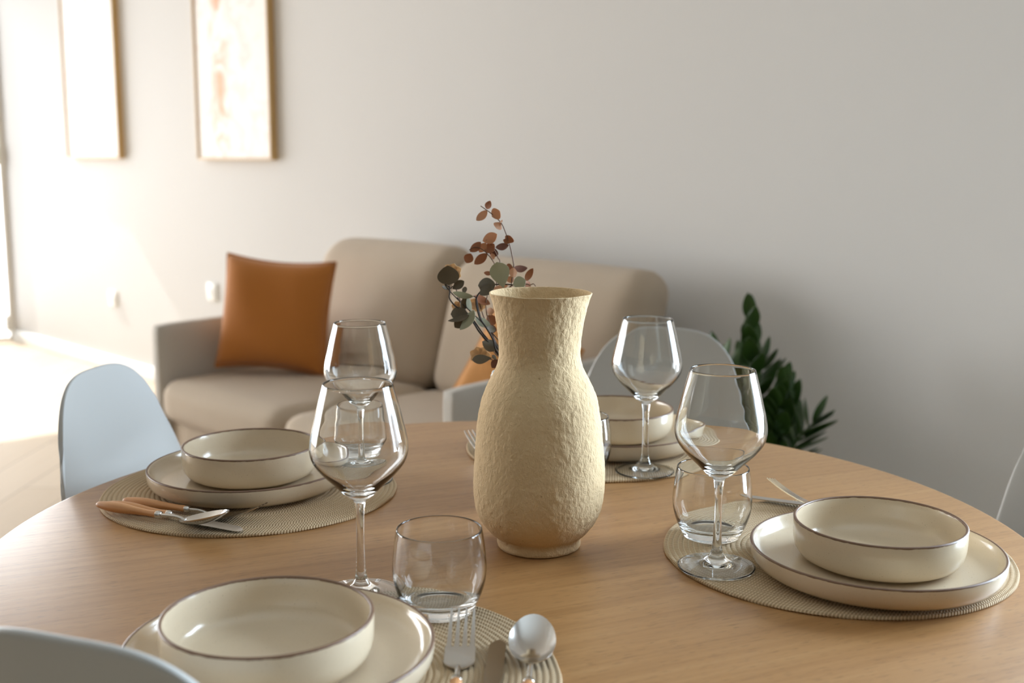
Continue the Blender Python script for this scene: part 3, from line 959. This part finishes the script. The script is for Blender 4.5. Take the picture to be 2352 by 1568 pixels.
def cpx(x, y): return 980+x/3.732, 440+y/3.732       # crop of the photograph -> photo pixels
def branch(name, label, stems, stem_mat, leaves, cat='branch'):
    r = empty(name, SV + Vector((0, 0, 0.012)))
    tag(r, label, cat, 'dried branches in the small vase')
    inv = -r.location
    sg = []
    for pts, y, rad in stems:
        P = [at_y(*cpx(a, b), y+dy) for a, b, dy in [(p+(0,))[:3] for p in pts]]
        # every stem runs down into the small vase
        P2 = []
        end = SV + Vector((random.uniform(-0.009, 0.009), random.uniform(-0.008, 0.008), 0.020))
        neck = SV + Vector((random.uniform(-0.014, 0.008), random.uniform(-0.008, 0.008), 0.166))
        P = P + [neck, end]
        S_ = spline([tuple(p+inv) for p in P], 7)
        n = len(S_)
        sg.append(tube_geo(S_, [rad*(0.6+0.4*k/n) for k in range(n)], 8))
    mesh_obj('stem', *join(*sg), M[stem_mat], r, True, 60)
    for (bx, by, tx, ty, w, mat_, y, nx, nz, curl, shape) in leaves:
        A = at_y(*cpx(bx, by), y); B = at_y(*cpx(tx, ty), y+0.004*random.uniform(-1, 1))
        nrm = Vector((nx, -1.0, nz))
        width = w/3.732*y/F_PX*1.16
        mesh_obj('leaf', *leaf_geo(A+inv, B+inv, width, nrm, curl, random.uniform(-0.2, 0.2), shape), M[mat_], r, True, 60)
    return r
Y = 1.45
branch('dried_branch', 'tall dried brown sprig rising highest above the vase',
    [([(462, 122), (505, 152), (552, 186), (605, 232), (645, 278), (672, 340), (700, 420), (722, 500), (742, 600), (745, 650), (720, 820), (650, 1150)], Y+0.02, 0.0009)], 'stem_brown',
    [(515, 150, 545, 78, 52, 'leaf_brown', Y+.02, .5, .1, .3, .45), (520, 160, 425, 248, 62, 'leaf_copper', Y+.02, -.2, .4, .3, .5),
     (560, 215, 628, 165, 92, 'leaf_copper', Y+.02, .1, .3, .2, .5), (632, 262, 600, 318, 78, 'leaf_copper', Y+.02, .3, -.2, .2, .6),
     (645, 262, 632, 250, 30, 'leaf_copper', Y+.02, .3, .5, .2, .5), (690, 440, 718, 378, 80, 'leaf_brown', Y+.02, -.3, .3, .35, .55), (655, 412, 712, 440, 40, 'leaf_brown', Y+.02, -.3, .6, .2, .5),
     (705, 458, 590, 478, 60, 'leaf_maroon', Y+.02, .2, .7, .25, .5), (742, 655, 865, 655, 62, 'leaf_maroon', Y+.02, .0, .8, .2, .5), (742, 650, 672, 650, 70, 'leaf_brown', Y+.02, .3, .5, .3, .6),
     (742, 650, 742, 735, 62, 'leaf_copper', Y+.01, .3, .1, .2, .5)])
branch('dried_branch', 'drooping dried brown sprig with pale translucent leaves, left of the tallest one',
    [([(365, 500), (400, 478), (440, 478), (490, 505), (530, 545), (565, 590), (585, 640), (600, 800), (620, 1100)], Y+0.03, 0.0009),
     ([(505, 420), (520, 415), (545, 440), (590, 520), (612, 570), (628, 605), (640, 800), (640, 1100)], Y+0.035, 0.0009)], 'stem_brown',
    [(480, 425, 605, 365, 86, 'leaf_copper', Y+.035, .2, .5, .25, .5), (372, 515, 465, 432, 68, 'leaf_brown', Y+.03, -.2, .5, .3, .5),
     (380, 530, 340, 612, 74, 'leaf_brown', Y+.03, .2, .1, .2, .5), (520, 530, 408, 622, 66, 'leaf_brown', Y+.03, .3, .4, .25, .5),
     (500, 520, 580, 448, 80, 'leaf_brown', Y+.032, -.2, .4, .25, .5), (450, 520, 510, 440, 60, 'leaf_copper', Y+.034, .3, .4, .25, .5),
     (560, 560, 590, 490, 70, 'leaf_maroon', Y+.036, .3, .4, .3, .5), (545, 560, 585, 545, 50, 'leaf_copper', Y+.03, .3, .4, .3, .5)])
branch('dried_branch', 'low dried reddish brown sprig curling over the rim of the large vase',
    [([(935, 812), (915, 790), (885, 800), (860, 792), (800, 800), (740, 800), (690, 860), (650, 1100)], Y+0.015, 0.0009),
     ([(520, 890), (508, 960), (515, 1050), (545, 1150), (590, 1300)], Y+0.02, 0.0010)], 'stem_brown',
    [(848, 765, 912, 655, 52, 'leaf_brown', Y+.015, .3, .2, .3, .45), (845, 770, 890, 815, 52, 'leaf_brown', Y+.015, .3, .6, .3, .5), (690, 770, 745, 735, 55, 'leaf_copper', Y+.02, .3, .6, .3, .5),
     (720, 690, 760, 730, 44, 'leaf_copper', Y+.02, .3, .3, .3, .5), (660, 760, 560, 700, 50, 'leaf_brown', Y+.03, .3, .6, .3, .5), (490, 695, 560, 702, 36, 'leaf_brown', Y+.03, .3, .6, .3, .5),
     (545, 965, 410, 890, 66, 'leaf_brown', Y+.02, .3, .5, .3, .5), (520, 1060, 585, 1140, 80, 'leaf_brown', Y+.02, .3, .2, .3, .5), (515, 1020, 580, 1030, 60, 'leaf_copper', Y+.02, .3, .5, .3, .5),
     (600, 1190, 520, 1165, 66, 'leaf_maroon', Y+.01, .3, .4, .3, .5), (560, 1510, 620, 1440, 70, 'leaf_maroon', Y+.0, .3, .2, .3, .5), (700, 800, 560, 835, 40, 'leaf_copper', Y+.02, .3, .6, .3, .5)])
branch('eucalyptus_branch', 'eucalyptus branch with dark round leaves reaching to the left of the vase',
    [([(192, 805), (198, 860), (195, 910), (230, 965), (290, 1012), (350, 1060), (400, 1120), (450, 1200), (520, 1280), (600, 1380)], Y, 0.0013),
     ([(262, 905), (300, 970), (330, 1020), (400, 1100), (470, 1200), (560, 1320)], Y+0.012, 0.0012),
     ([(240, 830), (222, 812), (210, 830), (196, 850)], Y+.004, 0.0008)], 'stem_dark',
    [(190, 800, 180, 632, 165, 'leaf_dark', Y-.004, .1, .1, .15, .42), (222, 835, 322, 765, 66, 'leaf_dark', Y, .2, .5, .2, .55), (130, 808, 190, 838, 26, 'leaf_dark', Y+.005, .2, .8, .2, .5),
     (400, 900, 222, 862, 58, 'leaf_olive', Y-.006, .1, .9, .2, .5), (318, 880, 330, 812, 40, 'leaf_dark', Y+.006, .5, .2, .2, .6), (310, 1025, 345, 890, 66, 'leaf_dark', Y+.004, .6, .1, .2, .5),
     (380, 1025, 350, 905, 46, 'leaf_sage', Y+.008, .7, .1, .2, .5), (350, 1040, 205, 1050, 110, 'leaf_dark', Y-.004, .1, .4, .3, .55), (365, 1060, 182, 1108, 50, 'leaf_dark', Y-.012, .1, .9, .3, .4),
     (330, 1080, 240, 1165, 86, 'leaf_dark', Y-.006, .3, .3, .2, .5), (410, 1015, 285, 1185, 82, 'leaf_sage', Y-.014, -.6, .3, .25, .45)])
branch('eucalyptus_branch', 'eucalyptus branch with big pale sage leaves touching the rim of the large vase',
    [([(735, 798), (690, 795), (640, 795), (570, 798), (500, 830), (450, 870), (425, 920), (432, 1000), (460, 1090), (510, 1165), (570, 1270), (610, 1380)], Y-0.01, 0.0013),
     ([(400, 895), (425, 912), (440, 990), (470, 1100), (530, 1200), (600, 1330)], Y-0.004, 0.0011)], 'stem_dark',
    [(660, 828, 600, 602, 150, 'leaf_sage', Y-.022, -.1, .1, .18, .62), (740, 800, 850, 760, 100, 'leaf_sage', Y-.016, .1, .3, .2, .5), (590, 795, 440, 805, 132, 'leaf_dark', Y-.012, -.1, .5, .25, .5),
     (560, 800, 455, 885, 84, 'leaf_dark', Y-.016, -.3, .4, .2, .45), (550, 1150, 415, 1085, 72, 'leaf_sage', Y+.01, .2, .6, .2, .5), (590, 1190, 515, 1165, 56, 'leaf_dark', Y+.005, .2, .6, .2, .5),
     (620, 1345, 475, 1285, 96, 'leaf_dark', Y-.004, .1, .6, .2, .5), (560, 1425, 388, 1440, 74, 'leaf_dark', Y-.012, .1, .5, .15, .6), (600, 1440, 560, 1400, 30, 'leaf_dark', Y-.01, .1, .5, .15, .6)])
def blooms():
    r = empty('dried_flower', SV + Vector((0, 0, 0.012)))
    tag(r, 'cream dried flower stem with pale petals showing behind the dark leaves', 'flower', 'dried branches in the small vase')
    inv = -r.location
    sg = []
    for pts in ([(215, 680), (260, 860), (330, 1010), (450, 1200), (600, 1400)], [(430, 1400), (480, 1420), (560, 1440), (620, 1480)], [(450, 950), (500, 1100), (600, 1300)]):
        P = [at_y(*cpx(a, b), Y+0.045) for a, b in pts] + [SV+Vector((-0.005, 0.012, 0.166)), SV+Vector((0.0, 0.006, 0.02))]
        S_ = spline([tuple(p+inv) for p in P], 6); sg.append(tube_geo(S_, 0.0008, 8))
    mesh_obj('stem', *join(*sg), M['stem_brown'], r, True, 60)
    for (bx, by, R, yy) in ((215, 690, 92, Y+.045), (440, 965, 80, Y+.05), (270, 985, 62, Y+.045), (455, 1400, 92, Y+.03)):
        for k in range(7):
            a = 2*PI*k/7+bx
            tx, ty = bx+R*cos(a), by+R*sin(a)*0.85
            A = at_y(*cpx(bx, by), yy); B = at_y(*cpx(tx, ty), yy-0.006)
            mesh_obj('petal', *leaf_geo(A+inv, B+inv, R*0.8/3.732*yy/F_PX, (cos(a)*.4, -1, -sin(a)*.4), -0.2, 0.2, 0.62), M['petal_cream'], r, True, 60)
blooms()

# ------------------------------------------------------------------ potted plant by the wall
def potted_plant():
    base = Vector((0.62, 2.86, 0))
    r = empty('potted_plant', base); tag(r, 'dark green leafy plant standing by the wall behind the white chair', 'plant')
    v, f = lathe([(0, 0), (0.10, 0), (0.115, 0.01), (0.14, 0.24), (0.145, 0.26), (0.138, 0.262), (0.13, 0.25), (0.125, 0.22), (0, 0.22)], 64)
    mesh_obj('pot', v, f, M['plant_pot'], r, True, 40)
    v, f = lathe([(0, 0.226), (0.06, 0.232), (0.125, 0.224)], 40); mesh_obj('soil', v, f, M['soil'], r)
    rnd = random.Random(11)
    # (tip offset x, y, height)
    spec = [(-0.03, -0.02, 0.825), (0.085, 0.0, 0.60), (0.135, -0.04, 0.565), (-0.115, -0.03, 0.725), (0.045, -0.06, 0.66),
            (0.02, 0.07, 0.70), (-0.06, 0.06, 0.62), (0.09, 0.07, 0.52), (-0.09, -0.09, 0.54)]
    for (tx, ty, h) in spec:
        b0 = Vector((tx*0.25, ty*0.25, 0.222))
        P = [b0, Vector((tx*0.35, ty*0.35, 0.222+(h-0.222)*0.35)), Vector((tx*0.62, ty*0.62, 0.222+(h-0.222)*0.70)), Vector((tx, ty, h-0.03))]
        C = spline([tuple(p) for p in P], 10); n = len(C)
        st = mesh_obj('stem', *tube_geo(C, [0.0075*(1-0.6*k/n) for k in range(n)], 10), M['plant_stem'], r)
        geos = []
        nl = 13
        az = rnd.uniform(0, PI)
        for k in range(nl+1):
            t = 0.24+0.74*k/nl
            p = Vector(C[min(n-1, int(t*(n-1)))])
            tg = (Vector(C[min(n-1, int(t*(n-1))+1)])-Vector(C[max(0, int(t*(n-1))-1)])).normalized()
            for sgn in (-1, 1):
                side = Vector((cos(az+rnd.uniform(-.5, .5)), sin(az+rnd.uniform(-.5, .5)), 0))*sgn
                ang = 1.12-0.5*t if k < nl else 0.28
                dr = (tg*cos(ang)+side*sin(ang)).normalized()
                Ln = 0.098*(0.75+0.4*sin(PI*t))*rnd.uniform(0.85, 1.1)
                nm = (tg*sin(ang)-side*cos(ang))
                geos.append(leaf_geo(p, p+dr*Ln, Ln*0.42, -nm, 0.12, 0.25, 0.45, 8, 4, 0.001))
        mesh_obj('leaves', *join(*geos), M['plant_green'], st, True, 60)
potted_plant()

# ------------------------------------------------------------------ render look
vs = S.view_settings
S.display_settings.display_device = 'sRGB'
vs.view_transform = 'Standard'; vs.look = 'None'; vs.exposure = -0.46; vs.gamma = 1.0; vs.use_curve_mapping = False
cy = S.cycles
cy.max_bounces = 20; cy.transmission_bounces = 18; cy.transparent_max_bounces = 16; cy.glossy_bounces = 8; cy.diffuse_bounces = 6
cy.caustics_reflective = False; cy.caustics_refractive = True; cy.sample_clamp_indirect = 6.0; cy.blur_glossy = 0.5
cy.use_denoising = True
